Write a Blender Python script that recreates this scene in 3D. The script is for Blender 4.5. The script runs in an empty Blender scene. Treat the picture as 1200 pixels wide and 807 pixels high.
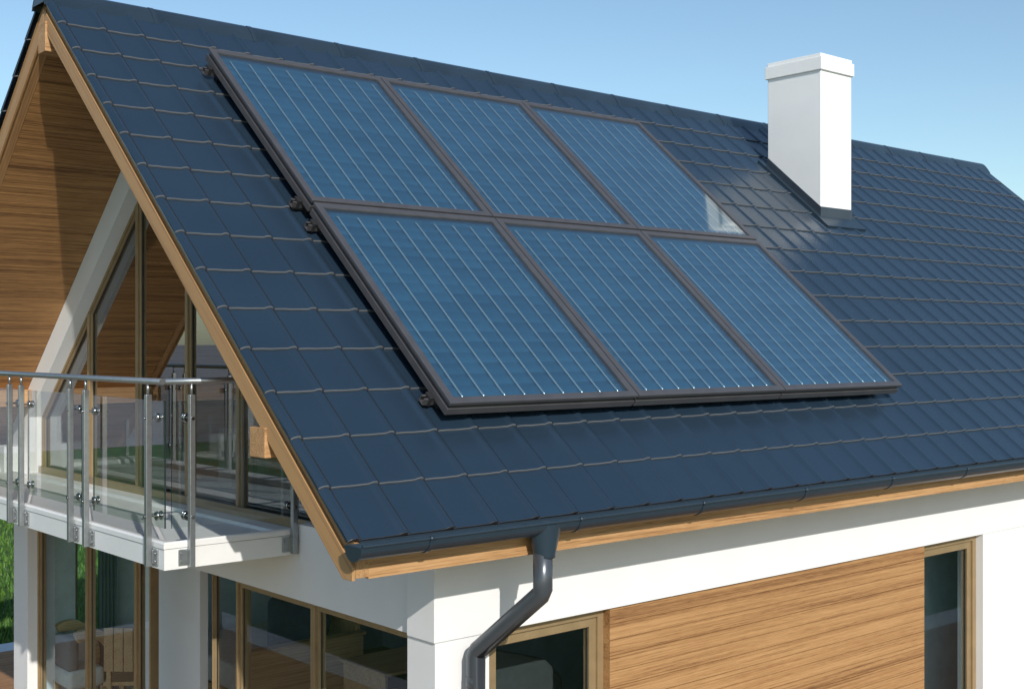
import bpy, bmesh, math, random
from mathutils import Vector, Matrix
R = math.radians
random.seed(7)
sc = bpy.context.scene
COL = sc.collection
H = 4.0                      # camera height above the lawn; all house coordinates are relative to eye level

# ------------------------------------------------------------------ camera
cam_d = bpy.data.cameras.new('camera'); cam = bpy.data.objects.new('camera', cam_d); COL.objects.link(cam)
cam_d.sensor_width = 36.0; cam_d.lens = 36.0 * 1446.0 / 1200.0
cam_d.clip_start = 0.1; cam_d.clip_end = 6000
cam_d.shift_y = -1.5 / 1200.0
cam.location = (0, 0, H)
cam.rotation_euler = (R(90), 0, R(-40.81))
sc.camera = cam

# ------------------------------------------------------------------ light
SUN_AZ, SUN_EL = 21.0, 29.3          # azimuth measured from -Y towards -X
to_sun = Vector((-math.sin(R(SUN_AZ)) * math.cos(R(SUN_EL)), -math.cos(R(SUN_AZ)) * math.cos(R(SUN_EL)), math.sin(R(SUN_EL))))
sd = bpy.data.lights.new('sun', 'SUN'); sun = bpy.data.objects.new('sun', sd); COL.objects.link(sun)
sd.energy = 4.1; sd.angle = R(0.6); sd.color = (1.0, 0.95, 0.87)
sun.location = (-5, -15, 20)
sun.rotation_euler = to_sun.to_track_quat('Z', 'Y').to_euler()
w = bpy.data.worlds.new('World'); sc.world = w; w.use_nodes = True
nt = w.node_tree; nt.nodes.clear()
sky = nt.nodes.new('ShaderNodeTexSky'); sky.sky_type = 'NISHITA'; sky.sun_disc = False
sky.sun_elevation = R(SUN_EL); sky.sun_rotation = math.atan2(to_sun.x, to_sun.y)
sky.altitude = 100; sky.air_density = 1.0; sky.dust_density = 0.7; sky.ozone_density = 1.0
bg = nt.nodes.new('ShaderNodeBackground'); bg.inputs['Strength'].default_value = 0.145
out = nt.nodes.new('ShaderNodeOutputWorld')
tint = nt.nodes.new('ShaderNodeMix'); tint.data_type = 'RGBA'; tint.blend_type = 'MULTIPLY'; tint.inputs[0].default_value = 1.0
tint.inputs[7].default_value = (.875, .975, .98, 1)
nt.links.new(sky.outputs[0], tint.inputs[6]); nt.links.new(tint.outputs[2], bg.inputs[0]); nt.links.new(bg.outputs[0], out.inputs[0])
sc.view_settings.view_transform = 'Standard'; sc.view_settings.look = 'None'
sc.view_settings.exposure = 0.0; sc.view_settings.gamma = 1.0
sc.view_settings.use_curve_mapping = False
sc.render.engine = 'CYCLES'
sc.cycles.max_bounces = 10; sc.cycles.transparent_max_bounces = 24; sc.cycles.glossy_bounces = 5

# ------------------------------------------------------------------ geometry constants
TH = R(40.9); K = math.tan(TH); CO = math.cos(TH); SI = math.sin(TH)
YR, ZA = 9.458, 2.664                # ridge line of the tile plane
XG, XE = 3.44, 17.50                 # gable verges
YW, YB = 5.69, 13.226                # outer faces of the long walls
FL = -3.86                           # lower floor level
def slope(d, o, side=1):
    """point on the roof: d metres down from the ridge, o metres above the tile plane; side=1 is the near slope"""
    return (YR - side * (d * CO + o * SI), ZA - d * SI + o * CO)

# ------------------------------------------------------------------ materials
def mat(name):
    m = bpy.data.materials.new(name); m.use_nodes = True
    return m, m.node_tree, m.node_tree.nodes['Principled BSDF']
def N(t, typ, **kw):
    n = t.nodes.new(typ)
    for k, v in kw.items():
        if k in n.inputs: n.inputs[k].default_value = v
        else: setattr(n, k, v)
    return n
def ramp(t, stops):
    r = t.nodes.new('ShaderNodeValToRGB'); e = r.color_ramp.elements
    e[0].position, e[0].color = stops[0][0], (*stops[0][1], 1)
    e[1].position, e[1].color = stops[-1][0], (*stops[-1][1], 1)
    for p, c in stops[1:-1]:
        q = e.new(p); q.color = (*c, 1)
    return r
def plain(name, col, rough=.5, metal=0, noise=.06, scale=6, bump=0.0, bscale=200, coat=0):
    m, t, b = mat(name)
    tc = N(t, 'ShaderNodeTexCoord')
    nz = N(t, 'ShaderNodeTexNoise', Scale=scale, Detail=6.0, Roughness=.6)
    t.links.new(tc.outputs['Object'], nz.inputs['Vector'])
    lo = tuple(c * (1 - noise * 2) for c in col); hi = tuple(min(1, c * (1 + noise * 2)) for c in col)
    r = ramp(t, [(.3, lo), (.7, hi)])
    t.links.new(nz.outputs['Fac'], r.inputs[0]); t.links.new(r.outputs[0], b.inputs['Base Color'])
    b.inputs['Roughness'].default_value = rough; b.inputs['Metallic'].default_value = metal
    b.inputs['Coat Weight'].default_value = coat; b.inputs['Coat Roughness'].default_value = .15
    mr = N(t, 'ShaderNodeMapRange'); mr.inputs['To Min'].default_value = rough * .85; mr.inputs['To Max'].default_value = min(1, rough * 1.15)
    t.links.new(nz.outputs['Fac'], mr.inputs['Value']); t.links.new(mr.outputs[0], b.inputs['Roughness'])
    if bump:
        n2 = N(t, 'ShaderNodeTexNoise', Scale=bscale, Detail=4.0)
        t.links.new(tc.outputs['Object'], n2.inputs['Vector'])
        bp = N(t, 'ShaderNodeBump', Strength=bump, Distance=.002)
        t.links.new(n2.outputs['Fac'], bp.inputs['Height']); t.links.new(bp.outputs[0], b.inputs['Normal'])
    return m
def wood(name, rot=(0, 0, 0), dark=(.15, .067, .024), mid=(.325, .168, .066), light=(.44, .25, .108), plank=None, rough=.6, streak=1.0, gs=1.0):
    """grain along local X after rot; plank = board width across local Y+Z, gives each board its own tone"""
    m, t, b = mat(name)
    tc = N(t, 'ShaderNodeTexCoord'); mp = N(t, 'ShaderNodeMapping'); mp.inputs['Rotation'].default_value = rot
    t.links.new(tc.outputs['Object'], mp.inputs['Vector'])
    src = mp.outputs[0]
    if plank:
        sp = N(t, 'ShaderNodeSeparateXYZ'); t.links.new(src, sp.inputs[0])
        dv = N(t, 'ShaderNodeMath', operation='DIVIDE'); dv.inputs[1].default_value = plank
        t.links.new(sp.outputs['Z'], dv.inputs[0])
        fl = N(t, 'ShaderNodeMath', operation='FLOOR'); t.links.new(dv.outputs[0], fl.inputs[0])
        wn = N(t, 'ShaderNodeTexWhiteNoise', noise_dimensions='1D'); t.links.new(fl.outputs[0], wn.inputs['W'])
        ad = N(t, 'ShaderNodeVectorMath', operation='MULTIPLY_ADD')
        t.links.new(wn.outputs['Color'], ad.inputs[0]); ad.inputs[1].default_value = (40, 3, 3); t.links.new(src, ad.inputs[2])
        src = ad.outputs[0]
    m2 = N(t, 'ShaderNodeMapping'); m2.inputs['Scale'].default_value = (.9 * gs, 85 * gs, 85 * gs); t.links.new(src, m2.inputs['Vector'])
    n1 = N(t, 'ShaderNodeTexNoise', Scale=1.0, Detail=7.0, Roughness=.68, Distortion=.25); t.links.new(m2.outputs[0], n1.inputs['Vector'])
    m3 = N(t, 'ShaderNodeMapping'); m3.inputs['Scale'].default_value = (.22, 15, 15); t.links.new(src, m3.inputs['Vector'])
    n2 = N(t, 'ShaderNodeTexNoise', Scale=1.0, Detail=5.0, Roughness=.55, Distortion=.35); t.links.new(m3.outputs[0], n2.inputs['Vector'])
    m4 = N(t, 'ShaderNodeMapping'); m4.inputs['Scale'].default_value = (9 * gs, 260 * gs, 260 * gs); t.links.new(src, m4.inputs['Vector'])
    n3 = N(t, 'ShaderNodeTexNoise', Scale=1.0, Detail=3.0); t.links.new(m4.outputs[0], n3.inputs['Vector'])
    a = N(t, 'ShaderNodeMath', operation='MULTIPLY_ADD'); a.inputs[1].default_value = .58 * streak
    t.links.new(n1.outputs['Fac'], a.inputs[0])
    a2 = N(t, 'ShaderNodeMath', operation='MULTIPLY_ADD'); a2.inputs[1].default_value = .26
    t.links.new(n2.outputs['Fac'], a2.inputs[0]); t.links.new(a2.outputs[0], a.inputs[2])
    a3 = N(t, 'ShaderNodeMath', operation='MULTIPLY_ADD'); a3.inputs[1].default_value = .26; a3.inputs[2].default_value = -.05
    t.links.new(n3.outputs['Fac'], a3.inputs[0]); t.links.new(a3.outputs[0], a2.inputs[2])
    fac = a.outputs[0]
    if plank:
        pa = N(t, 'ShaderNodeMath', operation='MULTIPLY_ADD'); pa.inputs[1].default_value = .09; t.links.new(wn.outputs['Value'], pa.inputs[0]); t.links.new(fac, pa.inputs[2])
        sb = N(t, 'ShaderNodeMath', operation='SUBTRACT'); sb.inputs[1].default_value = .045; t.links.new(pa.outputs[0], sb.inputs[0]); fac = sb.outputs[0]
    r = ramp(t, [(.36, dark), (.47, mid), (.60, light)])
    t.links.new(fac, r.inputs[0]); t.links.new(r.outputs[0], b.inputs['Base Color'])
    b.inputs['Roughness'].default_value = rough
    bp = N(t, 'ShaderNodeBump', Strength=.35, Distance=.003); t.links.new(n1.outputs['Fac'], bp.inputs['Height']); t.links.new(bp.outputs[0], b.inputs['Normal'])
    return m
def glass(name, tint, base, gain, gloss=(1, 1, 1), rough=0.0):
    """flat pane: part mirror, part clear"""
    m, t, b = mat(name); t.nodes.remove(b)
    o = t.nodes['Material Output']
    fr = N(t, 'ShaderNodeFresnel', IOR=1.5)
    ma = N(t, 'ShaderNodeMath', operation='MULTIPLY_ADD', use_clamp=True); ma.inputs[1].default_value = gain; ma.inputs[2].default_value = base
    t.links.new(fr.outputs[0], ma.inputs[0])
    ge = N(t, 'ShaderNodeNewGeometry'); iv = N(t, 'ShaderNodeMath', operation='SUBTRACT'); iv.inputs[0].default_value = 1.0; t.links.new(ge.outputs['Backfacing'], iv.inputs[1])
    mb_ = N(t, 'ShaderNodeMath', operation='MULTIPLY'); t.links.new(ma.outputs[0], mb_.inputs[0]); t.links.new(iv.outputs[0], mb_.inputs[1])
    tr = N(t, 'ShaderNodeBsdfTransparent'); tr.inputs[0].default_value = (*tint, 1)
    gl = N(t, 'ShaderNodeBsdfGlossy'); gl.inputs['Color'].default_value = (*gloss, 1); gl.inputs['Roughness'].default_value = rough
    mx = N(t, 'ShaderNodeMixShader')
    t.links.new(mb_.outputs[0], mx.inputs[0]); t.links.new(tr.outputs[0], mx.inputs[1]); t.links.new(gl.outputs[0], mx.inputs[2])
    t.links.new(mx.outputs[0], o.inputs[0])
    return m

M = {}
def roof_mat():
    m, t, b = mat('roof_metal')
    tc = N(t, 'ShaderNodeTexCoord')
    nz = N(t, 'ShaderNodeTexNoise', Scale=1.3, Detail=5.0); t.links.new(tc.outputs['Object'], nz.inputs['Vector'])
    r = ramp(t, [(.3, (.0140, .0275, .046)), (.7, (.0165, .0320, .0535))]); t.links.new(nz.outputs['Fac'], r.inputs[0])
    t.links.new(r.outputs[0], b.inputs['Base Color'])
    n2 = N(t, 'ShaderNodeTexNoise', Scale=900.0, Detail=2.0); t.links.new(tc.outputs['Object'], n2.inputs['Vector'])
    n3 = N(t, 'ShaderNodeTexNoise', Scale=9.0, Detail=2.0); t.links.new(tc.outputs['Object'], n3.inputs['Vector'])
    b1 = N(t, 'ShaderNodeBump', Strength=.12, Distance=.001); t.links.new(n2.outputs['Fac'], b1.inputs['Height'])
    b2 = N(t, 'ShaderNodeBump', Strength=.04, Distance=.006); t.links.new(n3.outputs['Fac'], b2.inputs['Height']); t.links.new(b1.outputs[0], b2.inputs['Normal'])
    t.links.new(b2.outputs[0], b.inputs['Normal'])
    mr = N(t, 'ShaderNodeMapRange'); mr.inputs['To Min'].default_value = .22; mr.inputs['To Max'].default_value = .30
    t.links.new(nz.outputs['Fac'], mr.inputs['Value']); t.links.new(mr.outputs[0], b.inputs['Roughness'])
    b.inputs['Specular IOR Level'].default_value = .8
    return m
M['roof'] = roof_mat()
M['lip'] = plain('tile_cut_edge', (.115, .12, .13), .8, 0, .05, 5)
M['gutter'] = plain('gutter_metal', (.027, .044, .063), .30, 0.2, .03, 4)
M['pipe'] = plain('downpipe_metal', (.085, .095, .110), .30, 0.45, .03, 4)
M['flash'] = plain('flashing_metal', (.05, .065, .085), .35, .3)
M['plaster'] = plain('white_plaster', (.73, .73, .735), .75, 0, .012, 2.5, .25, 350)
M['inwall'] = plain('inner_wall', (.50, .60, .65), .8)
M['white'] = plain('white_coping', (.71, .715, .715), .5, 0, .015, 5)
M['frame'] = plain('bronze_frame', (.33, .235, .128), .38, .35, .05, 8)
M['pframe'] = plain('panel_frame_metal', (.125, .12, .127), .42, .55, .04, 10)
M['dark'] = plain('dark_metal_and_shade', (.02, .02, .022), .5)
M['steel'] = plain('brushed_steel', (.36, .38, .40), .34, .85, .04, 30)
M['chrome'] = plain('polished_steel', (.42, .43, .44), .15, 1.0, .02, 30)
SR = (-TH, 0, 0)
M['wood_x'] = wood('wood_cladding', plank=.104)
M['wood_beam'] = wood('wood_beam', dark=(.20, .095, .035), mid=(.40, .215, .09), light=(.54, .32, .15))
M['wood_soffit'] = wood('wood_soffit', rot=(-TH, 0, 0), dark=(.13, .055, .017), mid=(.35, .175, .060), light=(.50, .27, .10), plank=.11)
M['wood_soffit_b'] = wood('wood_soffit_far', rot=(TH, 0, 0), dark=(.13, .055, .017), mid=(.35, .175, .060), light=(.50, .27, .10), plank=.11)
def rot_board(sgn):   # grain must run along the slope: turn the slope direction onto X
    # slope direction (0, cos, sin*sgn) -> X
    d = Vector((0, CO, sgn * SI)); a = Vector((0, -sgn * SI, CO))
    Mx = Matrix((d, a, d.cross(a)))
    return Mx.to_euler('XYZ')
M['wood_barge'] = wood('wood_barge', rot=rot_board(1), dark=(.14, .065, .026), mid=(.29, .15, .062), light=(.42, .235, .10), streak=1.25, gs=.7)
M['wood_barge_b'] = wood('wood_barge_far', rot=rot_board(-1), dark=(.14, .065, .026), mid=(.29, .15, .062), light=(.42, .235, .10), streak=1.25, gs=.7)
M['wood_z'] = wood('wood_end', rot=(0, R(90), 0), dark=(.2, .1, .04), mid=(.38, .21, .09), light=(.5, .3, .14))
M['wood_in'] = wood('wood_furniture', dark=(.28, .16, .07), mid=(.45, .29, .15), light=(.56, .38, .21))
M['floorw'] = wood('wood_floor', dark=(.06, .03, .015), mid=(.13, .065, .03), light=(.2, .11, .05), plank=None)
M['deck'] = wood('wood_deck', dark=(.12, .05, .018), mid=(.26, .125, .05), light=(.36, .19, .085), rough=.9)
M['fabric_blue'] = plain('navy_fabric', (.03, .045, .09), .9, 0, .1, 20, .5, 300)
M['fabric_light'] = plain('pale_fabric', (.55, .56, .54), .9, 0, .05, 20, .5, 300)
M['fabric_dark'] = plain('grey_fabric', (.028, .033, .033), .9, 0, .1, 20, .5, 300)
M['fabric_grey'] = plain('mid_grey_fabric', (.16, .17, .18), .9)
M['curtain'] = plain('teal_curtain', (.06, .10, .13), .9)
M['stone'] = plain('pale_stone', (.50, .53, .56), .8, 0, .06, 3, .3, 60)
M['concrete'] = plain('foundation', (.35, .35, .34), .85)
M['pane'] = glass('window_glass', (.93, .97, .98), .0, .8, (.86, .90, .93))
M['pane_top'] = glass('gable_glass', (.66, .70, .70), .24, 1.3, (.74, .75, .76))
M['rail_glass'] = glass('railing_glass', (.94, .965, .96), .08, 2.0, (.95, .97, 1))
M['edge'] = plain('glass_edge', (.015, .03, .028), .2)
M['collector_glass'] = glass('collector_glass', (.95, .98, 1.0), .15, 1.7, (.96, 1, 1), .06)

# ------------------------------------------------------------------ mesh helpers (coordinates relative to eye level)
class MB:
    def __init__(s): s.bm = bmesh.new()
    def poly(s, vs, idx=0):
        f = s.bm.faces.new([s.bm.verts.new(v) for v in vs]); f.material_index = idx; return f
    def box(s, x0, x1, y0, y1, z0, z1, bev=0.0, idx=0):
        tmp = bmesh.new(); bmesh.ops.create_cube(tmp, size=1)
        for v in tmp.verts: v.co = Vector((x0 + (v.co.x + .5) * (x1 - x0), y0 + (v.co.y + .5) * (y1 - y0), z0 + (v.co.z + .5) * (z1 - z0)))
        return s._add(tmp, bev, idx)
    def _add(s, tmp, bev=0.0, idx=0, seg=2):
        if bev: bmesh.ops.bevel(tmp, geom=list(tmp.edges), offset=bev, segments=seg, affect='EDGES', profile=.5)
        bmesh.ops.recalc_face_normals(tmp, faces=list(tmp.faces))
        mp = {v: s.bm.verts.new(v.co) for v in tmp.verts}
        for f in tmp.faces:
            nf = s.bm.faces.new([mp[v] for v in f.verts]); nf.material_index = idx; nf.smooth = f.smooth
        tmp.free(); return s
    def prism(s, pts, a, b, axis='x', bev=0.0, idx=0):
        """polygon in the plane perpendicular to axis, extruded from a to b. axis x: pts=(y,z); y: (x,z); z: (x,y)"""
        def P(p, t): return (t, p[0], p[1]) if axis == 'x' else (p[0], t, p[1]) if axis == 'y' else (p[0], p[1], t)
        tmp = bmesh.new(); A = [tmp.verts.new(P(p, a)) for p in pts]; B = [tmp.verts.new(P(p, b)) for p in pts]; n = len(pts)
        tmp.faces.new(A); tmp.faces.new(B[::-1])
        for i in range(n): tmp.faces.new([A[i], B[i], B[(i + 1) % n], A[(i + 1) % n]])
        return s._add(tmp, bev, idx)
    def ring(s, outer, inner, a, b, axis='x', bev=0.0, idx=0):
        def P(p, t): return (t, p[0], p[1]) if axis == 'x' else (p[0], t, p[1]) if axis == 'y' else (p[0], p[1], t)
        tmp = bmesh.new(); n = len(outer)
        oa = [tmp.verts.new(P(p, a)) for p in outer]; ob = [tmp.verts.new(P(p, b)) for p in outer]
        ia = [tmp.verts.new(P(p, a)) for p in inner]; ib = [tmp.verts.new(P(p, b)) for p in inner]
        for i in range(n):
            j = (i + 1) % n
            tmp.faces.new([oa[i], oa[j], ia[j], ia[i]]); tmp.faces.new([ob[j], ob[i], ib[i], ib[j]])
            tmp.faces.new([oa[j], oa[i], ob[i], ob[j]]); tmp.faces.new([ia[i], ia[j], ib[j], ib[i]])
        return s._add(tmp, 0, idx) if not bev else s._add(tmp, bev, idx)
    def tube(s, pts, r, n=14, idx=0, caps=True, smooth=True):
        pts = [Vector(p) for p in pts]; rs = r if isinstance(r, (list, tuple)) else [r] * len(pts)
        rings = []; up = None
        for i, p in enumerate(pts):
            t = (pts[min(i + 1, len(pts) - 1)] - pts[max(i - 1, 0)]).normalized()
            if up is None: up = Vector((0, 0, 1)) if abs(t.z) < .9 else Vector((1, 0, 0))
            side = t.cross(up).normalized(); up = side.cross(t).normalized()
            k = 1.0
            if 0 < i < len(pts) - 1:
                c = (pts[i + 1] - p).normalized().dot((p - pts[i - 1]).normalized()); k = 1 / max(.5, math.sqrt((1 + c) / 2))
                k = 1 + (k - 1) * .6
            rings.append([s.bm.verts.new(p + (side * math.cos(a) + up * math.sin(a)) * rs[i] * k) for a in [2 * math.pi * j / n for j in range(n)]])
        for a, b in zip(rings, rings[1:]):
            for j in range(n):
                f = s.bm.faces.new([a[j], a[(j + 1) % n], b[(j + 1) % n], b[j]]); f.smooth = smooth; f.material_index = idx
        if caps:
            f = s.bm.faces.new(rings[0][::-1]); f.material_index = idx; f = s.bm.faces.new(rings[-1]); f.material_index = idx
        return s
    def grid(s, rows, idx=0, smooth=False, flip=False):
        vs = [[s.bm.verts.new(p) for p in r] for r in rows]
        for a, b in zip(vs, vs[1:]):
            for j in range(len(a) - 1):
                q = [a[j], a[j + 1], b[j + 1], b[j]]
                f = s.bm.faces.new(q[::-1] if flip else q); f.smooth = smooth; f.material_index = idx
        return s
    def xform(s, mx): bmesh.ops.transform(s.bm, matrix=mx, verts=s.bm.verts); return s
    def build(s, name, mats, parent=None, recalc=True, local=False):
        if recalc: bmesh.ops.recalc_face_normals(s.bm, faces=list(s.bm.faces))
        off = Vector((0, 0, 0)) if local else Vector((0, 0, H))
        if parent is not None and not local:
            p = parent
            while p is not None: off -= p.location; p = p.parent
        for v in s.bm.verts: v.co += off
        me = bpy.data.meshes.new(name); s.bm.to_mesh(me); s.bm.free()
        for m in (mats if isinstance(mats, (list, tuple)) else [mats]): me.materials.append(m)
        o = bpy.data.objects.new(name, me); COL.objects.link(o)
        if parent is not None: o.parent = parent
        return o
def tag(o, label=None, cat=None, group=None, kind=None):
    for k, v in (('label', label), ('category', cat), ('group', group), ('kind', kind)):
        if v: o[k] = v
    return o
def empty(name, loc, label, cat, group=None):
    o = bpy.data.objects.new(name, None); COL.objects.link(o); o.empty_display_size = .2
    o.location = (loc[0], loc[1], loc[2] + H); return tag(o, label, cat, group)

# ------------------------------------------------------------------ ground
mg, t, b = mat('lawn_ground')
tc = N(t, 'ShaderNodeTexCoord')
n1 = N(t, 'ShaderNodeTexNoise', Scale=2.2, Detail=8.0, Roughness=.7); n2 = N(t, 'ShaderNodeTexNoise', Scale=.25, Detail=3.0)
n3 = N(t, 'ShaderNodeTexNoise', Scale=40.0, Detail=4.0)
for n_ in (n1, n2, n3): t.links.new(tc.outputs['Object'], n_.inputs['Vector'])
ad = N(t, 'ShaderNodeMath', operation='ADD'); t.links.new(n1.outputs['Fac'], ad.inputs[0])
md = N(t, 'ShaderNodeMath', operation='MULTIPLY_ADD'); md.inputs[1].default_value = .5; md.inputs[2].default_value = -.25; t.links.new(n3.outputs['Fac'], md.inputs[0]); t.links.new(md.outputs[0], ad.inputs[1])
r = ramp(t, [(.3, (.014, .036, .005)), (.5, (.035, .085, .010)), (.72, (.08, .15, .02))]); t.links.new(ad.outputs[0], r.inputs[0])
t.links.new(r.outputs[0], b.inputs['Base Color']); b.inputs['Roughness'].default_value = .9
bp = N(t, 'ShaderNodeBump', Strength=.8, Distance=.04); t.links.new(n3.outputs['Fac'], bp.inputs['Height']); t.links.new(bp.outputs[0], b.inputs['Normal'])
g = MB(); S = 2500
g.grid([[(x, y, -4.012) for x in (-S, -60, 0, 60, S)] for y in (-S, -60, 0, 60, S)])
tag(g.build('ground', plain('dry_field', (.25, .245, .25), .95, 0, .12, .02)), 'pale dry field beyond the lawn', None, None, 'structure')
g = MB(); g.grid([[(x, y, -4.0) for x in (-25, 0, 25, 60)] for y in (-28, 0, 25, 46)])
tag(g.build('lawn', mg), 'green lawn around the house', None, None, 'structure')
# deck of boards round the house
dk = MB()
DX0, DX1, DY0, DY1 = .95, 19.5, 2.6, 16.0
y = DY0
while y < DY1 - .05:
    segs = [(DX0, DX1)] if (y < YW - .3 or y > YB + .05) else [(DX0, 4.30), (16.9, DX1)]
    for a, c in segs: dk.box(a, c, y, y + .134, -3.95, -3.90, 0)
    y += .14
tag(dk.build('deck', M['deck']), None, None, None, 'structure')
kb = MB()
kb.ring([(DX0 - .5, DY0 - .5), (DX1 + .5, DY0 - .5), (DX1 + .5, DY1 + .5), (DX0 - .5, DY1 + .5)], [(DX0, DY0), (DX1, DY0), (DX1, DY1), (DX0, DY1)], -4.05, -3.91, 'z')
tag(kb.build('path', M['stone']), None, None, None, 'structure')
# grass blades where the lawn can be seen close to
gr = bmesh.new(); rg = random.Random(3)
for i in range(36000):
    yy = 16.6 + 17 * rg.random() ** 1.2; xx = 3.2 + rg.random() * (4 + (yy - 16) * .55)
    h = .05 + .07 * rg.random(); a = rg.random() * 6.28; lx, ly = math.cos(a) * .018, math.sin(a) * .018; bx, by = rg.uniform(-.03, .03), rg.uniform(-.03, .03)
    f = gr.faces.new([gr.verts.new((xx - lx, yy - ly, 0)), gr.verts.new((xx + lx, yy + ly, 0)), gr.verts.new((xx + bx, yy + by, h))]); f.material_index = i % 3
me = bpy.data.meshes.new('grass'); gr.to_mesh(me); gr.free()
for c in ((.05, .13, .015), (.09, .19, .022), (.03, .085, .01)): me.materials.append(plain('grass_blade', c, .6))
go = bpy.data.objects.new('grass', me); COL.objects.link(go); tag(go, 'short green grass of the lawn beyond the deck', 'grass', None, 'stuff')

# ------------------------------------------------------------------ house
house = empty('house', (4.35, 5.7, -3.95), 'white and timber gabled house with dark blue metal tile roof and glazed gable', 'house')

# ---- roof covering: stepped metal tiles
RP = .306; RX0 = 3.472
def rib_profile():
    """x positions and heights across the whole roof"""
    pts = []
    n = int((XE - RX0) / RP) + 1
    pts.append((XG - .016, -.006))
    for i in range(n + 1):
        c = RX0 + i * RP
        if c > XE + .01: break
        for dx, h in ((-.050, .0005), (-.039, .003), (-.028, .0085), (-.018, .0118), (-.006, .0125), (.004, .012), (.009, .010), (.0125, .002), (.0138, -.0055), (.0290, -.0055), (.0300, -.003), (.038, -.003), (.09, -.001), (.15, -.003), (.225, .0)):
            x = c + dx
            if pts and x <= pts[-1][0] + 1e-4: continue
            if x < XE + .03: pts.append((x, h))
    return pts
prof = rib_profile()
D0, DP = .453, .3675
ends = [D0 + DP * k for k in range(15)]       # last = eave
def roof_cover(side, name):
    mb = MB(); rows = []
    start = 0.0; LIFT = .0135
    for k, e in enumerate(ends):
        ln = e - (ends[k - 1] if k else 0.0)
        full = DP
        top = (ends[k - 1] if k else e - full)
        d_list = [0.0 if k == 0 else top + .0005, e - .010, e - .0025, e]
        for d in d_list:
            tt = (d - (e - full)) / full
            z = LIFT * max(0, tt)
            if d == e: z -= .002
            rows.append([(x, *slope(d, z + h, side)) for x, h in prof])
        # vertical front lip, down to just under the next sheet
        rows.append([(x, *slope(e + .001, LIFT - .0120 + h if k < 14 else LIFT - .018 + h, side)) for x, h in prof])
        if k < 14: rows.append([(x, *slope(e + .0005, 0 + h, side)) for x, h in prof])
    mb.grid(rows, smooth=False, flip=(side < 0))
    nc = len(prof) - 1; mb.bm.faces.ensure_lookup_table()
    ri = 0
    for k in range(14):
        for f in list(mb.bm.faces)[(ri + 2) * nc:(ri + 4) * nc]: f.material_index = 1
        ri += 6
    for f in list(mb.bm.faces)[(84 + 2) * nc:]: f.material_index = 2  # eave chamfer and lip coloured dark to stand in for shade at the gutter
    notch_shade = [j for j in range(nc) if prof[j][1] == -.0055 and prof[j + 1][1] == -.0055]
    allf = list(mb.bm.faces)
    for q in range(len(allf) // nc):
        for j in notch_shade: allf[q * nc + j].material_index = 2  # notch floors coloured dark: painted crease shade beside each rib
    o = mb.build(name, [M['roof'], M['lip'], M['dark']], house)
    return o
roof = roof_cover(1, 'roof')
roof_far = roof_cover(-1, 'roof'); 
for rf, sd_ in ((roof, 1), (roof_far, -1)):
    # smooth across ribs
    for p in rf.data.polygons: p.use_smooth = True
    rf.data.set_sharp_from_angle(angle=R(35))
    tag(rf, 'near slope of dark blue metal tiles' if sd_ == 1 else 'far slope of dark blue metal tiles')
    for a, c in ((XG - .014, XG - .009), (XE + .024, XE + .03)):
        fl = MB(); fl.prism([slope(.02, -.004, sd_), slope(5.585, -.004, sd_), slope(5.585, -.014, sd_), slope(.02, -.014, sd_)], a, c); fl.build('verge_flashing', M['roof'], rf)
# ridge caps
x = XG - .05; first = True
caps = [3.435] + [4.311 + .884 * i for i in range(15)]
for a, c in zip(caps, caps[1:] + [XE + .05]):
    c = min(c, XE + .06)
    if c - a < .2: continue
    cp = MB()
    def capsec(x, g):
        pts = []
        for ang in (-1, -.93, -.75, -.5, -.25, 0, .25, .5, .75, .93, 1):
            r_ = .135 + g
            pts.append((x, YR + ang * r_, ZA + .040 + g - abs(ang) ** 1.5 * .158))
        return pts
    cp.grid([capsec(a - .03, .004), capsec(a + .015, .004), capsec(a + .018, 0), capsec(c - .01, 0)], smooth=True)
    cp.grid([[(p[0], p[1], p[2] - .012) for p in capsec(a - .03, .004)], capsec(a - .03, .004)])
    o = cp.build('ridge_cap', M['gutter'], house)
# end cap piece of ridge
e_ = MB(); e_.prism([(YR - .13, ZA - .09), (YR - .09, ZA - .02), (YR, ZA + .04), (YR + .09, ZA - .02), (YR + .13, ZA - .09)], XG - .035, XG - .024); e_.build('ridge_end_cap', M['gutter'], house)

# ---- timber deck under the tiles, with boarded underside (V-grooves)
def soffit(side, name, m):
    mb = MB(); rows = []; d = .02
    pts = []
    while d < 5.645:
        e = min(d + .11, 5.65)
        pts += [(d + .004, -.190), (e - .004, -.190), (e, -.1835)]
        d = e
    prof2 = [slope(.02, -.03, side)] + [slope(5.575, -.03, side)] + [slope(dd, oo, side) for dd, oo in reversed(pts)]
    ra = [(XG + .108, *p) for p in prof2]; rb = [(XE - .095, *p) for p in prof2]
    mb.grid([ra + [ra[0]], rb + [rb[0]]])
    mb.poly(ra); mb.poly(rb[::-1])
    return mb.build(name, m, house)
soffit(1, 'soffit', M['wood_soffit']); soffit(-1, 'soffit', M['wood_soffit_b'])
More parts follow.
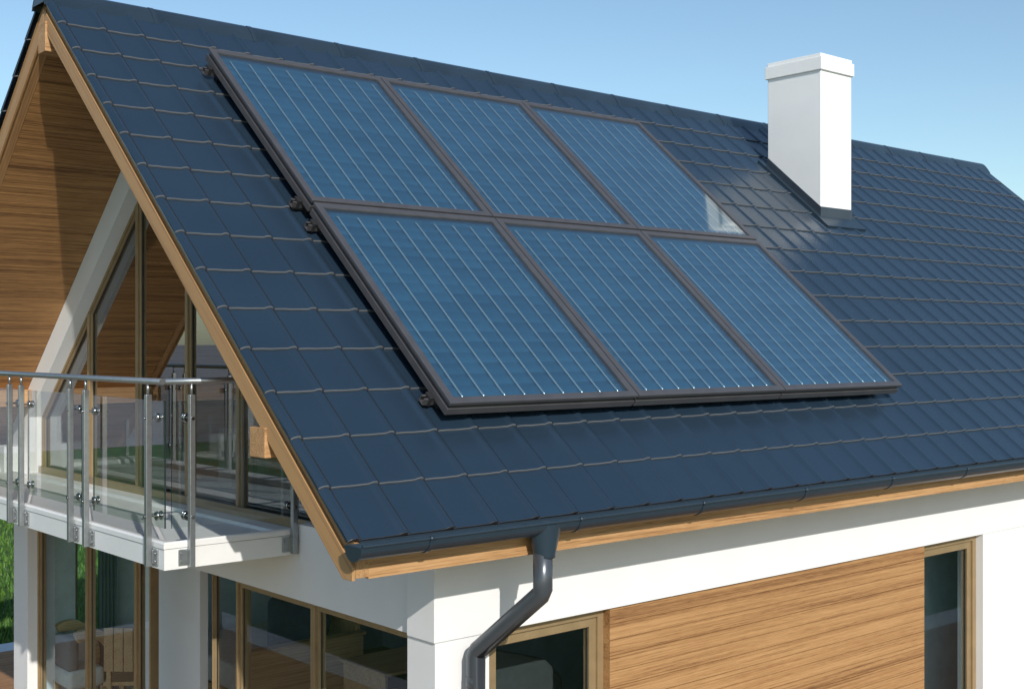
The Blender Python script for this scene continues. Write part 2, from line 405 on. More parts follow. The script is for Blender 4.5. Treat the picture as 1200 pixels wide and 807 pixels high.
# ---- barge boards
for side, m in ((1, M['wood_barge']), (-1, M['wood_barge_b'])):
    for xa, xb in ((XG + .018, XG + .105), (XE - .09, XE)):
        ye = YR - side * (YR - 5.22); zt = ZA - (YR - 5.22) * K - .012
        dcorner = (YR - 5.31); fs = 1 if xa < 10 else -1
        ba = MB(); xf = (xa + .008, xb) if fs == 1 else (xa, xb - .008)      # backing board, set back under the tile edge
        ba.prism([(YR, ZA - .016), (ye, zt), (ye, -1.185), (YR - side * dcorner, -1.185), (YR, ZA - .19 / CO)], *xf)
        o = ba.build('bargeboard', m, house)
        fb = MB(); xf = (xa - .012, xa + .0075) if fs == 1 else (xb - .0075, xb + .012); q = .088 / CO
        fb.prism([(YR, ZA - q), (ye, zt + .012 - q), (ye, -1.197), (YR - side * dcorner, -1.197), (YR, ZA - .20 / CO)], *xf, bev=.003)
        fb.build('cover_board', m, o)
# fascias
for side in (1, -1):
    f = MB(); y0 = YR - side * (YR - 5.222); y1 = YR - side * (YR - 5.262)
    f.box(XG + .107, XE - .092, min(y0, y1), max(y0, y1), -1.197, -1.008, .003)
    f.build('fascia', M['wood_beam'], house)
    f = MB(); y0 = YR - side * (YR - 5.2135); y1 = YR - side * (YR - 5.2205); f.box(XG + .05, XE - .05, min(y0, y1), max(y0, y1), -1.075, -1.0); f.build('drip_edge', M['gutter'], house)
# purlin ends
def purlin(y0, y1, z0, z1, end=None):
    p = MB(); p.box(3.432, 4.6, y0, y1, z0, z1, .004); o = p.build('purlin', M['wood_beam'], house); return o
purlin(9.383, 9.533, 2.212, 2.44)
purlin(6.072, 6.243, -.638, -.47); purlin(12.673, 12.844, -.638, -.47)

# ---- gutter
GY, GZ, GR = 5.132, -1.006, .072
def halfround(x0, x1, r, mb, t=.004, ext=0.0):
    n = 14; rows = []
    for xx in (x0, x1):
        outer = [(xx, GY + ext + math.cos(a) * r, GZ + math.sin(a) * r) for a in [math.pi + math.pi * i / n for i in range(n + 1)]]
        inner = [(xx, GY + ext + math.cos(a) * (r - t), GZ + math.sin(a) * (r - t)) for a in [2 * math.pi - math.pi * i / n for i in range(n + 1)]]
        rows.append(outer + inner + [outer[0]])
    mb.grid(rows, smooth=True); mb.poly(rows[0][:-1]); mb.poly(rows[1][:-1][::-1])
gt = MB(); halfround(3.40, XE - .02, GR, gt)
gt.tube([(3.40, GY - GR + .002, GZ + .006), (XE - .02, GY - GR + .002, GZ + .006)], .009, 10)
gutter = gt.build('gutter', M['gutter'], house)
gutter.data.set_sharp_from_angle(angle=R(40))
for xx in (3.392, XE - .022):
    n = 16; ec = MB(); ec.prism([(GY + math.cos(a) * (GR + .004), GZ + math.sin(a) * (GR + .004)) for a in [math.pi + math.pi * i / n for i in range(n + 1)]] , xx, xx + .010); ec.build('end_cap', M['gutter'], gutter)
for i in range(13):
    xc = 3.826 + 1.066 * i
    if xc > XE - .2: break
    c = MB(); halfround(xc - .012, xc + .012, GR + .005, c, .006); c.tube([(xc - .012, GY - GR, GZ + .006), (xc + .012, GY - GR, GZ + .006)], .013, 10)
    c.box(xc - .012, xc + .012, GY + GR, 5.2215, GZ - .045, GZ - .005)
    c.build('gutter_bracket', M['gutter'], gutter)
# ---- downpipe
dpx = 4.672
fn = MB()
def oval(z, rx, ry, n=20): return [(dpx + math.cos(2 * math.pi * i / n) * rx, GY + math.sin(2 * math.pi * i / n) * ry, z) for i in range(n + 1)]
fn.grid([oval(-1.012, .112, .079), oval(-1.05, .104, .0775), oval(-1.185, .064, .063), oval(-1.20, .063, .063), oval(-1.205, .058, .058)], smooth=True)
dp = MB()
A, B_, C_, D_ = Vector((dpx - .012, GY, -1.16)), Vector((dpx - .012, GY, -1.40)), Vector((4.545, 5.585, -1.80)), Vector((4.54, 5.60, -3.9))
def bend(p0, p1, p2, r=.055, n=5):
    a = p1 + (p0 - p1).normalized() * r; c = p1 + (p2 - p1).normalized() * r
    return [((1 - s) ** 2) * a + 2 * s * (1 - s) * p1 + s * s * c for s in [i / n for i in range(n + 1)]]
path = [A] + bend(A, B_, C_, .016, 1) + bend(B_, C_, D_, .016, 1) + [D_]
dp.tube(path, .055, 24)
downpipe = dp.build('downpipe', M['pipe'], house)
fo = fn.build('funnel', M['gutter'], downpipe)
cl = MB(); cl.tube([(4.5443, 5.589, -1.94), (4.544, 5.59, -2.0)], .0572, 24); cl.build('pipe_collar', M['pipe'], downpipe)

# ---- chimney
CX0, CX1, CY0, CY1 = 11.28, 11.855, 7.94, 8.648
def zroof(y): return ZA - (YR - y) * K
ch = MB(); ch.prism([(CY0, zroof(CY0) + .12), (CY1, zroof(CY1) + .12), (CY1, 2.98), (CY0, 2.98)], CX0, CX1, bev=.006)
M['chim'] = plain('chimney_render', (.80, .80, .80), .7, 0, .012, 3, .2, 300); chim = ch.build('chimney', M['chim'], house)
sk = MB(); sk.prism([(CY0 - .008, zroof(CY0) - .06), (CY1 + .008, zroof(CY1) - .04), (CY1 + .008, zroof(CY1) + .130), (CY0 - .008, zroof(CY0) + .127)], CX0 - .008, CX1 + .008, bev=.002)
sk.build('flashing', M['flash'], chim)
ap = MB()
def yz(d0, d1, o0, o1): return [slope(d0, o1), slope(d1, o1), slope(d1, o0), slope(d0, o0)]
dC0 = (YR - CY1) / CO; dC1 = (YR - CY0) / CO
ap.prism(yz(dC0 - .12, dC1 + .17, .0, .028), CX0 - .075, CX0 - .008); ap.prism(yz(dC0 - .12, dC1 + .17, .0, .028), CX1 + .008, CX1 + .075); ap.prism(yz(dC1, dC1 + .17, .0, .0275), CX0 - .008, CX1 + .008)
ap.build('flashing_apron', M['gutter'], chim)
cp = MB(); cp.box(CX0 - .024, CX1 + .024, CY0 - .024, CY1 + .024, 2.965, 3.105, .006); cp.box(CX0 - .005, CX1 + .005, CY0 - .005, CY1 + .005, 3.105, 3.148, .006)
cp.build('cap', M['chim'], chim)

# ---- gable wall (white ring round the glazing)
def gable_outer(o, ya, yb, zb):
    return [(ya, zb), (ya, ZA - (YR - ya) * K + o / CO), (YR, ZA + o / CO), (yb, ZA - (yb - YR) * K + o / CO), (yb, zb)]
GO = gable_outer(-.192, YW + .28, YB, -1.74)
GI = gable_outer(-.435, 6.176, 12.74, -1.325)
gw = MB(); gw.ring(GO, GI, 4.50, 4.78); gw.build('gable_wall', M['plaster'], house)
gf = MB(); 
FO = gable_outer(-.192, YW + .02, YB, FL); gf.prism(FO, 16.5, 16.75); gf.build('end_wall', M['plaster'], house)
# lower gable band
lb = MB(); lb.prism([(5.965, -1.735), (13.2, -1.735), (13.2, -1.335), (7.287, -1.335), (7.287, -1.222), (5.965, -1.222)], 4.36, 4.5, 'x')
lb.build('gable_band', M['plaster'], house)
# long wall beam (both long sides)
for side in (1, -1):
    y0 = YR - side * (YR - YW); y1 = YR - side * (YR - YW - .27); bm_ = MB()
    bm_.box(4.32, 16.75, min(y0, y1), max(y0, y1), -1.735, -1.06, .003)
    bm_.build('wall_beam', M['plaster'], house)
# piers
pr = MB(); pr.box(4.334, 4.742, 5.70, 5.975, FL - .12, -1.737, .003); pr.build('pier', M['plaster'], house)
pr = MB(); pr.box(10.585, 16.74, 5.697, 5.95, FL - .12, -1.737, .003); pr.build('wall', M['plaster'], house)
pr = MB(); pr.box(5.0, 5.08, 9.98, 11.2, FL - .12, -1.737, .003); pr.build('pier', M['plaster'], house)
pr = MB(); pr.box(4.50, 4.68, 12.80, 13.2, FL - .12, -1.737, .003); pr.build('pier', M['plaster'], house)
# back wall, lower storey, with an opening
bk = MB(); bk.box(4.68, 5.06, 12.96, 13.20, FL - .12, -1.737); bk.box(5.52, 16.5, 12.96, 13.20, FL - .12, -1.737); bk.build('wall', M['inwall'], house)
# cladding on the long wall : planks with V-grooves
cd = MB(); z = -1.74; pts = []
while z > FL - .1:
    z2 = z - .104; pts += [(5.703, z - .004), (5.703, z2 + .004), (5.714, z2 + .001), (5.714, z2 - .001)]; z = z2
pl = [(5.95, -1.74)] + pts + [(5.95, z)]
cd.prism(pl, 5.772, 9.60, 'x'); cladding = cd.build('cladding', M['wood_x'], house)
# foundation & floors
fd = MB(); fd.box(4.36, 16.6, 5.76, 13.1, -4.02, FL - .01); fd.build('foundation', M['concrete'], house)
fw = MB()
y = 5.97
while y < 12.95:
    fw.box(4.75, 16.45, y, min(y + .157, 12.95), FL - .009, FL + .012); y += .16
fw.build('floor', M['floorw'], house)
uf = MB(); uf.box(4.79, 16.45, 5.97, 12.95, -1.70, -1.345); uf.build('upper_floor', M['inwall'], house)
iw = MB(); iw.box(9.0, 9.12, 5.97, 12.95, FL + .02, -1.72); iw.build('inner_wall', M['inwall'], house)
iw = MB(); iw.prism([(6.0, -1.34), (6.0, -.60), (YR, 2.35), (12.9, -.60), (12.9, -1.34)], 9.0, 9.12); iw.build('inner_wall', M['inwall'], house)

M['teal_wall'] = plain('teal_wall', (.28, .36, .39), .8)
iw = MB(); iw.box(9.13, 16.4, 6.35, 6.45, FL + .02, -1.72); iw.build('inner_wall', M['teal_wall'], house)
iw = MB(); iw.box(6.4, 8.99, 7.95, 8.05, FL + .02, -1.72); iw.build('inner_wall', M['teal_wall'], house)
# ---- windows
def inset(poly, w):
    n = len(poly); ar = sum(poly[i][0] * poly[(i + 1) % n][1] - poly[(i + 1) % n][0] * poly[i][1] for i in range(n)); sg = 1 if ar > 0 else -1
    L = []
    for i in range(n):
        a = Vector(poly[i]); b2 = Vector(poly[(i + 1) % n]); d = (b2 - a).normalized(); nn = Vector((-d.y, d.x)) * sg; L.append((a + nn * w, d))
    res = []
    for i in range(n):
        p, d = L[i - 1]; q, e = L[i]; den = d.x * e.y - d.y * e.x; s_ = ((q.x - p.x) * e.y - (q.y - p.y) * e.x) / den; res.append(tuple(p + d * s_))
    return res
def window(poly, a, axis='x', w1=.035, w2=.045, depth=.075, pane='pane', label=None):
    """outer frame ring, a stepped-back sash ring and a pane"""
    m = MB(); i1 = inset(poly, w1); i2 = inset(i1, .006); i3 = inset(i1, w2)
    m.ring(poly, i1, a, a + depth, axis, bev=.003)
    m.ring(inset(i1, -.001), i3, a + .018, a + depth - .005, axis, bev=.003)
    o = m.build('window', M['frame'], house)
    if label: o['label'] = label
    g = MB(); g.prism(inset(i3, -.008), a + .042, a + .050, axis); g.build('pane', M[pane], o)
    bd = MB(); bd.ring(i3, inset(i3, .006), a + .034, a + .0415, axis); bd.build('seal', M['dark'], o)
    return o
GX = 4.62
def gtop(y): return ZA - abs(YR - y) * K - .437 / CO
edges = [6.178, 7.40, 8.60, 9.47, 10.44, 11.53, 12.738]
for a, c in zip(edges, edges[1:]):
    a += .003; c -= .003; zb = -1.322
    if a < YR < c and min(YR - a, c - YR) > .08:
        poly = [(a, zb), (c, zb), (c, gtop(c)), (YR, gtop(YR)), (a, gtop(a))]
    else:
        poly = [(a, zb), (c, zb), (c, gtop(c)), (a, gtop(a))]
    window(poly, GX, 'x', .020, .024, .08, 'pane_top')
sl = MB(); sl.box(4.585, 4.619, 6.18, 12.73, -1.322, -1.255, .002); sl.build('window_sill', M['frame'], house)
# lower gable windows: right bay
zt = -1.738
for a, c in ((5.978, 7.145), (7.148, 8.21)):
    window([(a, FL), (c, FL), (c, zt), (a, zt)], 4.40, 'x', .024, .03, .08)
window([(8.213, FL), (8.72, FL), (8.72, zt), (8.213, zt)], 4.47, 'x', .008, .008, .06)
# lower left bay
for a, c in ((10.11, 10.42), (10.423, 11.52), (11.523, 12.797)):
    window([(a, FL), (c, FL), (c, zt), (a, zt)], 4.60, 'x', .024, .026, .08)
# long wall windows
window([(4.744, FL), (5.77, FL), (5.77, zt), (4.744, zt)], 5.758, 'y', .055, .06, .08)
window([(9.604, FL), (10.583, FL), (10.583, zt), (9.604, zt)], 5.765, 'y', .06, .065, .08)
# rear window
window([(5.062, FL), (5.518, FL), (5.518, zt), (5.062, zt)], 13.04, 'y', .03, .03, .06)

# ---- balcony
SX, SY = 3.41, 7.29; SY2 = 13.19
bs = MB()
bs.box(SX + .012, 4.358, SY + .012, SY2 - .012, -1.427, -1.33, 0)
bs.prism([(SX + .012, SY + .012), (4.358, SY + .012), (4.358, SY2 - .012), (SX + .012, SY2 - .012)], -1.33, -1.323, 'z')
balcony = bs.build('balcony', M['white'], house)
tf = MB(); tf.box(4.36, 4.585, SY, SY2, -1.331, -1.3225); tf.box(3.5, 4.36, SY + .1, SY2 - .1, -1.3225, -1.3215); tf.build('balcony_floor', M['white'], balcony)
fc = MB()
fc.ring([(SX, SY), (4.36, SY), (4.36, SY2), (SX, SY2)], [(SX + .011, SY + .011), (4.355, SY + .011), (4.355, SY2 - .011), (SX + .011, SY2 - .011)], -1.427, -1.297, 'z')
fc.build('fascia_panel', M['white'], balcony)
# coping with mitred slopes (three sides)
def coping(pa, pb, na, nb):
    pass
cpm = MB()
o_ = [(SX - .006, SY - .006), (SX - .006, SY2 + .006)]
def sect(x, y, dx, dy):   # points from the outer edge inwards along (dx,dy)
    prof_ = [(0, -1.293), (0, -1.262), (.012, -1.252), (.03, -1.252), (.115, -1.275), (.135, -1.320)]
    return [(x + dx * s_, y + dy * s_, zz) for s_, zz in prof_]
rows = [sect(4.36, SY - .006, 0, 1), sect(SX - .006, SY - .006, 1, 1), sect(SX - .006, SY2 + .006, 1, -1), sect(4.36, SY2 + .006, 0, -1)]
cpm.grid(rows)
cpm.poly([rows[0][0], rows[1][0], (SX + .012, SY + .012, -1.293), (4.36, SY + .012, -1.293)]); cpm.poly([rows[1][0], rows[2][0], (SX + .012, SY2 - .012, -1.293), (SX + .012, SY + .012, -1.293)])
cpm.build('coping', M['white'], balcony)
def disc(mb, c, axis, r, t):
    v = Vector(axis); mb.tube([Vector(c) - v * t / 2, Vector(c) - v * t * .35, Vector(c) + v * t * .35, Vector(c) + v * t / 2], [r * .86, r, r, r * .86], 18)
def post(x, y, face, clamp):
    """face 'x': post stands off the front edge; 'y': off the side edge; clamp = direction (+1/-1) along the rail in which the glass lies"""
    m = MB(); m.box(x - .0185, x + .0185, y - .0185, y + .0185, -1.418, -.326, .003)
    m.tube([(x, y, -.327), (x, y, -.252)], .0095, 12)
    o = m.build('railing_post', M['steel'], balcony)
    br = MB()
    if face == 'x':
        br.box(x + .019, SX - .001, y - .022, y + .022, -1.40, -1.31, .002); br.box(SX - .012, SX - .0005, y - .075, y + .03, -1.405, -1.305, .002)
        for zz in (-1.38, -1.33): br.tube([(SX - .012, y - .055, zz), (SX - .020, y - .055, zz)], .008, 8)
    else:
        br.box(x - .022, x + .022, y + .019, SY - .001, -1.40, -1.31, .002); br.box(x - .075, x + .03, SY - .012, SY - .0005, -1.405, -1.305, .002)
        for zz in (-1.38, -1.33): br.tube([(x - .055, SY - .012, zz), (x - .055, SY - .020, zz)], .008, 8)
    br.build('bracket', M['steel'], balcony)
    for zz in (-.475, -1.10):
        c = MB()
        if face == 'x':
            gx = GLX; yy = y + clamp * .0; c.tube([(x - .026, yy, zz), (gx + .03, yy, zz)], .007, 10); c.tube([(x - .027, yy, zz), (x - .018, yy, zz)], .011, 10)
            disc(c, (gx - .012, yy, zz), (1, 0, 0), .030, .012); disc(c, (gx + .018, yy, zz), (1, 0, 0), .030, .012)
        else:
            gy = GLY; c.tube([(x, y - .026, zz), (x, gy + .03, zz)], .007, 10); c.tube([(x, y - .027, zz), (x, y - .018, zz)], .011, 10)
            disc(c, (x, gy - .012, zz), (0, 1, 0), .030, .012); disc(c, (x, gy + .018, zz), (0, 1, 0), .030, .012)
        c.build('glass_clamp', M['chrome'], balcony)
    return o
RXp, RYp = 3.372, 7.255; GLX, GLY = 3.442, 7.325
ys = [7.443, 8.453, 8.733, 9.727, 9.986, 10.98, 11.24, 12.23, 12.49]
for yv in ys: post(RXp, yv, 'x', 1)
for xv in (3.578, 4.325): post(xv, RYp, 'y', 1)
for xv in (3.578, 4.325):
    m = MB(); yq = SY2 + .035; m.box(xv - .0185, xv + .0185, yq - .0185, yq + .0185, -1.418, -.326, .003); m.tube([(xv, yq, -.327), (xv, yq, -.252)], .0095, 12); m.build('railing_post', M['steel'], balcony)
# handrail
hr = MB(); hr.tube([(RXp, 7.235, -.240), (RXp, SY2 + .05, -.240)], .0205, 18); hr.build('handrail', M['steel'], balcony)
hr = MB(); hr.tube([(RXp + .022, RYp, -.240), (4.498, RYp, -.240)], .0205, 18); hr.build('handrail', M['steel'], balcony)
hr = MB(); hr.tube([(RXp + .022, SY2 + .035, -.240), (4.498, SY2 + .035, -.240)], .0205, 18); hr.build('handrail', M['steel'], balcony)
def gpanel(x0, x1, y0, y1):
    g = MB(); g.box(x0, x1, y0, y1, -1.172, -.366); o = g.build('glass_panel', [M['rail_glass'], M['edge']], balcony)
    thin_x = (x1 - x0) < (y1 - y0)
    for p in o.data.polygons:
        nx = abs(p.normal.x) if thin_x else abs(p.normal.y)
        if nx < .5 and abs(p.normal.z) < .5: p.material_index = 1
gpanel(GLX - .005, GLX + .005, 7.345, 8.40 + .08); gpanel(GLX - .005, GLX + .005, 8.69, 9.77); gpanel(GLX - .005, GLX + .005, 9.945, 11.02); gpanel(GLX - .005, GLX + .005, 11.2, 12.27); gpanel(GLX - .005, GLX + .005, 12.45, SY2 - .06)
gpanel(3.475, 4.40, GLY - .005, GLY + .005)

# ------------------------------------------------------------------ solar panels
def absorber_mat():
    m, t, b = mat('absorber_sheet')
    tc = N(t, 'ShaderNodeTexCoord'); sp = N(t, 'ShaderNodeSeparateXYZ'); t.links.new(tc.outputs['Object'], sp.inputs[0])
    # faint cross seams every 0.1 m and slight tone changes cell to cell
    vm = N(t, 'ShaderNodeVectorMath', operation='MULTIPLY'); vm.inputs[1].default_value = (1 / .166, 1 / .1, 0); t.links.new(tc.outputs['Object'], vm.inputs[0])
    vf = N(t, 'ShaderNodeVectorMath', operation='FLOOR'); t.links.new(vm.outputs[0], vf.inputs[0])
    wn = N(t, 'ShaderNodeTexWhiteNoise', noise_dimensions='3D'); t.links.new(vf.outputs[0], wn.inputs['Vector'])
    nz = N(t, 'ShaderNodeTexNoise', Scale=260.0, Detail=3.0, Roughness=.7); t.links.new(tc.outputs['Object'], nz.inputs['Vector'])
    a = N(t, 'ShaderNodeMath', operation='MULTIPLY_ADD'); a.inputs[1].default_value = .30; t.links.new(wn.outputs['Value'], a.inputs[0]); t.links.new(nz.outputs['Fac'], a.inputs[2])
    fy = N(t, 'ShaderNodeVectorMath', operation='FRACTION'); t.links.new(vm.outputs[0], fy.inputs[0]); fs_ = N(t, 'ShaderNodeSeparateXYZ'); t.links.new(fy.outputs[0], fs_.inputs[0])
    a9 = N(t, 'ShaderNodeMath', operation='MULTIPLY_ADD'); a9.inputs[1].default_value = -.30; t.links.new(fs_.outputs['Y'], a9.inputs[0]); t.links.new(a.outputs[0], a9.inputs[2]); a = a9
    r = ramp(t, [(.2, (.014, .064, .112)), (.75, (.036, .124, .200))]); t.links.new(a.outputs[0], r.inputs[0]); t.links.new(r.outputs[0], b.inputs['Base Color'])
    b.inputs['Roughness'].default_value = .38; b.inputs['Metallic'].default_value = .25
    return m
M['absorber'] = absorber_mat()
M['tube'] = plain('collector_tube', (.44, .56, .57), .20, .65, .03, 20)
PW, PH = 1.598, 1.998
def make_panel(label):
    root = bpy.data.objects.new('solar_panel', None); COL.objects.link(root); tag(root, label, 'solar panel', 'solar collectors on the roof slope')
    # local frame: x along the eave, y UP the slope, z off the roof; origin at lower left corner of the frame, on its underside
    f = MB(); W = .052; T = .10
    def rect(i): return [(i, i), (PW - i, i), (PW - i, PH - i), (i, PH - i)]
    f.ring(rect(0), rect(W), T - .022, T, 'z', bev=.003)       # top flange
    f.ring(rect(.018), rect(W - .004), T - .052, T - .0215, 'z')  # groove
    f.ring(rect(.003), rect(W - .01), .0, T - .0515, 'z', bev=.003)  # body
    fr = f.build('frame', M['pframe'], root, local=True)
    tr = MB(); tr.box(.02, PW - .02, .02, PH - .02, .008, .02); tr.build('back_plate', M['dark'], root, local=True)
    ab = MB(); hgt = T - .040; rows = []; ys_ = [W - .02] + [W + .02 + (PH - 2 * W - .04) * i / 20 for i in range(21)] + [PH - W + .02]
    for i, yv in enumerate(ys_):
        rows.append([(xv, yv, hgt) for xv in (W - .02, PW - W + .02)])
        if 0 < i < len(ys_) - 1: rows.append([(xv, yv + .004, hgt - .010) for xv in (W - .02, PW - W + .02)])
    ab.grid(rows); a_ = ab.build('absorber', M['absorber'], root, local=True)
    for k in range(9):
        tb = MB(); xc = .156 + .166 * k - .003; R_ = .0068; z0 = hgt
        pts = [(xc, PH - W - .045, z0 - .006), (xc, PH - W - .05, z0 + .004), (xc, PH - W - .07, z0 + .006)]
        pts += [(xc, .14, z0 + .006), (xc + .001, .115, z0 + .0055), (xc + .004, .098, z0 + .004), (xc + .007, .088, z0 + .001), (xc + .010, .078, z0 - .006), (xc + .012, .070, z0 - .016)]
        tb.tube(pts, R_, 12); tb.build('tube', M['tube'], root, local=True)
    gl = MB(); gl.box(W - .01, PW - W + .01, W - .01, PH - W + .01, T - .016, T - .012); gl.build('glass_cover', M['collector_glass'], root, local=True)
    return root
def place_panel(o, col, row):
    x = 4.452 + 1.608 * col; d = (2.793 if row == 0 else 4.812)
    y, z = slope(d, .08)
    o.location = (x, y, z + H); o.rotation_euler = (TH, 0, 0)
rown = ['upper', 'lower']; coln = ['left', 'middle', 'right']
desc = {(0, 0): 'upper left blue solar collector nearest the gable and ridge', (0, 1): 'upper middle blue solar collector between two others below the ridge', (0, 2): 'upper right blue solar collector beside the white chimney',
        (1, 0): 'lower left blue solar collector nearest the gable and eave', (1, 1): 'lower middle blue solar collector in the row nearer the gutter', (1, 2): 'lower right blue solar collector furthest from the gable, in the row nearer the gutter'}
proto = make_panel(desc[(0, 0)]); place_panel(proto, 0, 0)
for row in (0, 1):
    for col in (0, 1, 2):
        if (row, col) == (0, 0): continue
        r_ = proto.copy(); COL.objects.link(r_); r_['label'] = desc[(row, col)]
        for chd in proto.children:
            c2 = chd.copy(); COL.objects.link(c2); c2.parent = r_
        place_panel(r_, col, row)
# mounting rails: open C profile, feet below
def make_rail(label):
    root = bpy.data.objects.new('mounting_rail', None); COL.objects.link(root); tag(root, label, 'mounting rail', 'rails carrying the solar collectors')
    m = MB(); L = 4.86
    prof_ = [(-.024, 0), (.024, 0), (.024, .044), (.008, .044), (.008, .040), (.019, .040), (.019, .005), (-.019, .005), (-.019, .040), (-.008, .040), (-.008, .044), (-.024, .044)]
    m.prism(prof_, 0, L, 'x'); m.build('rail', M['pframe'], root, local=True)
    for i in range(6):
        f = MB(); xx = .12 + i * .92; f.box(xx, xx + .05, -.03, .03, -.035, -.0005, .002); f.build('foot', M['dark'], root, local=True)
    cl_ = MB(); cl_.box(.028, .062, -.03, .03, .0445, .062, .002); cl_.box(.03, .05, -.032, -.0245, .0, .0445); cl_.build('end_clamp', M['dark'], root, local=True)
    return root
rl = ['metal mounting rail under the top edge of the upper collectors', 'metal mounting rail under the bottom edge of the upper collectors', 'metal mounting rail under the top edge of the lower collectors', 'metal mounting rail under the bottom edge of the lower collectors']
rp = None
for i, d in enumerate((.95, 2.665, 2.93, 4.65)):
    if rp is None: o = rp = make_rail(rl[0])
    else:
        o = rp.copy(); COL.objects.link(o); o['label'] = rl[i]
        for chd in rp.children:
            c2 = chd.copy(); COL.objects.link(c2); c2.parent = o
    y, z = slope(d, .0355); o.location = (4.39, y, z + H); o.rotation_euler = (TH, 0, 0)

# ------------------------------------------------------------------ furniture behind the glass
def rounded(mb, x0, x1, y0, y1, z0, z1, bev):
    tmp = bmesh.new(); bmesh.ops.create_cube(tmp, size=1)
    for v in tmp.verts: v.co = Vector((x0 + (v.co.x + .5) * (x1 - x0), y0 + (v.co.y + .5) * (y1 - y0), z0 + (v.co.z + .5) * (z1 - z0)))
    bmesh.ops.bevel(tmp, geom=list(tmp.edges), offset=bev, segments=4, affect='EDGES', profile=.6)
    for f in tmp.faces: f.smooth = True
    mb._add(tmp)
F0 = FL + .012
# sofa with timber sides, navy cushions
s = empty('sofa', (6.9, 11.4, F0), 'sofa with timber side panel and navy cushions behind the gable window', 'sofa')
m = MB(); m.box(5.88, 7.3, 10.84, 10.90, F0, -3.055, .006); m.box(5.88, 7.3, 10.79, 10.93, -3.055, -3.02, .006); m.build('side_panel', M['wood_in'], s)
m = MB(); m.box(7.24, 7.3, 10.9, 12.5, F0, -2.95, .006); m.build('back_panel', M['wood_in'], s)
m = MB(); m.box(5.88, 7.24, 10.9, 12.5, F0 + .05, -3.45, .01); m.build('base', M['wood_in'], s)
m = MB(); rounded(m, 5.86, 7.2, 10.92, 12.5, -3.44, -3.17, .06); m.build('seat_cushion', M['fabric_light'], s)
m = MB(); rounded(m, -.11, .11, -.33, .33, -.28, .28, .10)
m.xform(Matrix.Translation((6.92, 11.3, -2.86)) @ Matrix.Rotation(R(18), 4, 'Y')); m.build('back_cushion', M['fabric_blue'], s)
m = MB(); rounded(m, -.11, .11, -.30, .30, -.28, .28, .10)
m.xform(Matrix.Translation((6.68, 11.15, -2.90)) @ Matrix.Rotation(R(60), 4, 'Z') @ Matrix.Rotation(R(22), 4, 'Y')); m.build('throw_cushion', M['fabric_blue'], s)
# armchair with curved timber frame
a_ = empty('armchair', (5.05, 12.5, F0), 'armchair with curved timber frame and pale cushion behind the far left window', 'armchair')
m = MB()
n = 14; outer = []; inner = []
for i in range(n + 1):
    an = R(115 - 150 * i / n); outer.append((4.78 + .16 + .34 * math.cos(an) * .95, -3.30 + .40 * math.sin(an))); inner.append((4.78 + .16 + .25 * math.cos(an) * .95, -3.31 + .31 * math.sin(an)))
for ya in (12.30, 12.80):
    m.prism(outer + inner[::-1], ya, ya + .07, 'y')
m.build('frame', M['wood_in'], a_)
m = MB(); rounded(m, 4.76, 5.14, 12.36, 12.81, -3.52, -3.32, .06); m.build('seat_cushion', M['fabric_light'], a_)
m = MB(); rounded(m, 4.76, 4.88, 12.38, 12.79, -3.34, -2.99, .055); m.build('back_cushion', M['fabric_grey'], a_)
for lx in (4.78, 5.08):
    for ly in (12.31, 12.81):
        m = MB(); m.box(lx, lx + .05, ly, ly + .05, F0, -3.50, .005); m.build('leg', M['wood_in'], a_)
# slatted wooden chair
c_ = empty('wooden_chair', (5.15, 11.9, F0), 'pale wooden slat back dining chair behind the gable window left of the grey pier', 'chair')
rot = Matrix.Translation((5.12, 11.75, 0)) @ Matrix.Rotation(R(-40), 4, 'Z')
m = MB()
for k in range(5): m.box(-.24 + k * .098, -.24 + k * .098 + .090, -.012, .012, -3.25, -2.82, .003)
m.xform(rot); m.build('backrest', M['wood_in'], c_)
m = MB(); m.box(-.26, .26, .02, .48, -3.40, -3.36, .006); m.xform(rot); m.build('seat', M['wood_in'], c_)
for lx, ly, zt_ in ((-.22, .0, -3.25), (.18, .0, -3.25), (-.22, .43, -3.40), (.18, .43, -3.40)):
    m = MB(); m.box(lx, lx + .045, ly, ly + .045, F0, zt_, .004); m.xform(rot); m.build('leg', M['wood_in'], c_)
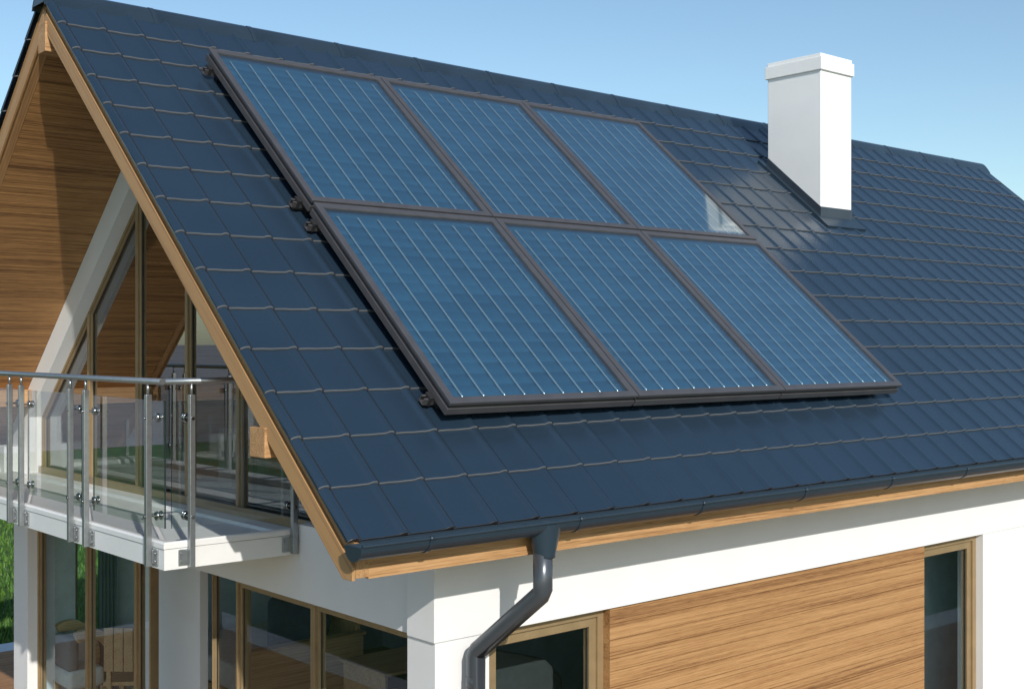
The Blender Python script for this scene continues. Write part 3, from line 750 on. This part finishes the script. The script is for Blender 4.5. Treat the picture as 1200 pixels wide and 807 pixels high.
# low cabinet
k_ = empty('cabinet', (7.1, 9.9, F0), 'open timber cabinet behind the gable window nearest the corner', 'cabinet')
m = MB(); m.box(6.5, 6.53, 9.3, 10.0, F0, -3.05, .003); m.box(7.3, 7.33, 9.3, 10.0, F0, -3.05, .003); m.box(6.48, 7.35, 9.28, 10.02, -3.05, -3.02, .003); m.build('carcass', M['wood_in'], k_)
m = MB(); m.box(6.53, 7.3, 9.32, 10.0, -3.44, -3.41); m.box(6.53, 7.3, 9.32, 10.0, F0 + .04, F0 + .07); m.build('shelf', M['wood_in'], k_)
# bed with grey pillows behind the long wall window
b_ = empty('bed', (5.6, 6.9, F0), 'dark grey bed with tall padded headboard behind the window beside the downpipe', 'bed')
m = MB(); rounded(m, 4.95, 6.6, 6.15, 8.0, F0 + .12, -3.2, .07); m.build('mattress', M['fabric_dark'], b_)
for i, (px_, py_, rz) in enumerate(((5.35, 6.5, 12), (5.95, 6.55, -14), (5.65, 6.95, 5))):
    m = MB(); rounded(m, -.36, .36, -.10, .10, -.26, .26, .09); m.xform(Matrix.Translation((px_, py_, -2.95)) @ Matrix.Rotation(R(rz), 4, 'Z') @ Matrix.Rotation(R(-28), 4, 'X')); m.build('pillow', M['fabric_dark'], b_)
m = MB(); m.prism([(4.88, F0), (4.93, -2.25), (5.06, -2.02), (5.25, -2.03), (5.80, -2.20), (5.95, -2.34), (6.0, F0)], 6.34, 6.46, 'y', bev=.03); m.build('headboard', M['fabric_dark'], b_)
m = MB(); m.box(4.9, 6.65, 6.10, 8.05, F0, F0 + .12, .01); m.build('base', M['wood_in'], b_)
# curtain at the rear window
cu = MB(); rows = []
for zz in (FL + .03, -1.74):
    rows.append([(5.27 + .20 * i / 24, 12.86 + .018 * math.sin(i * 1.3), zz) for i in range(25)] + [(5.27 + .20 * i / 24, 12.87 + .018 * math.sin(i * 1.3), zz) for i in range(24, -1, -1)])
cu.grid(rows, smooth=True); tag(cu.build('curtain', M['curtain']), 'dark teal curtain hanging at the rear window', 'curtain')
print('objects', len(bpy.data.objects))
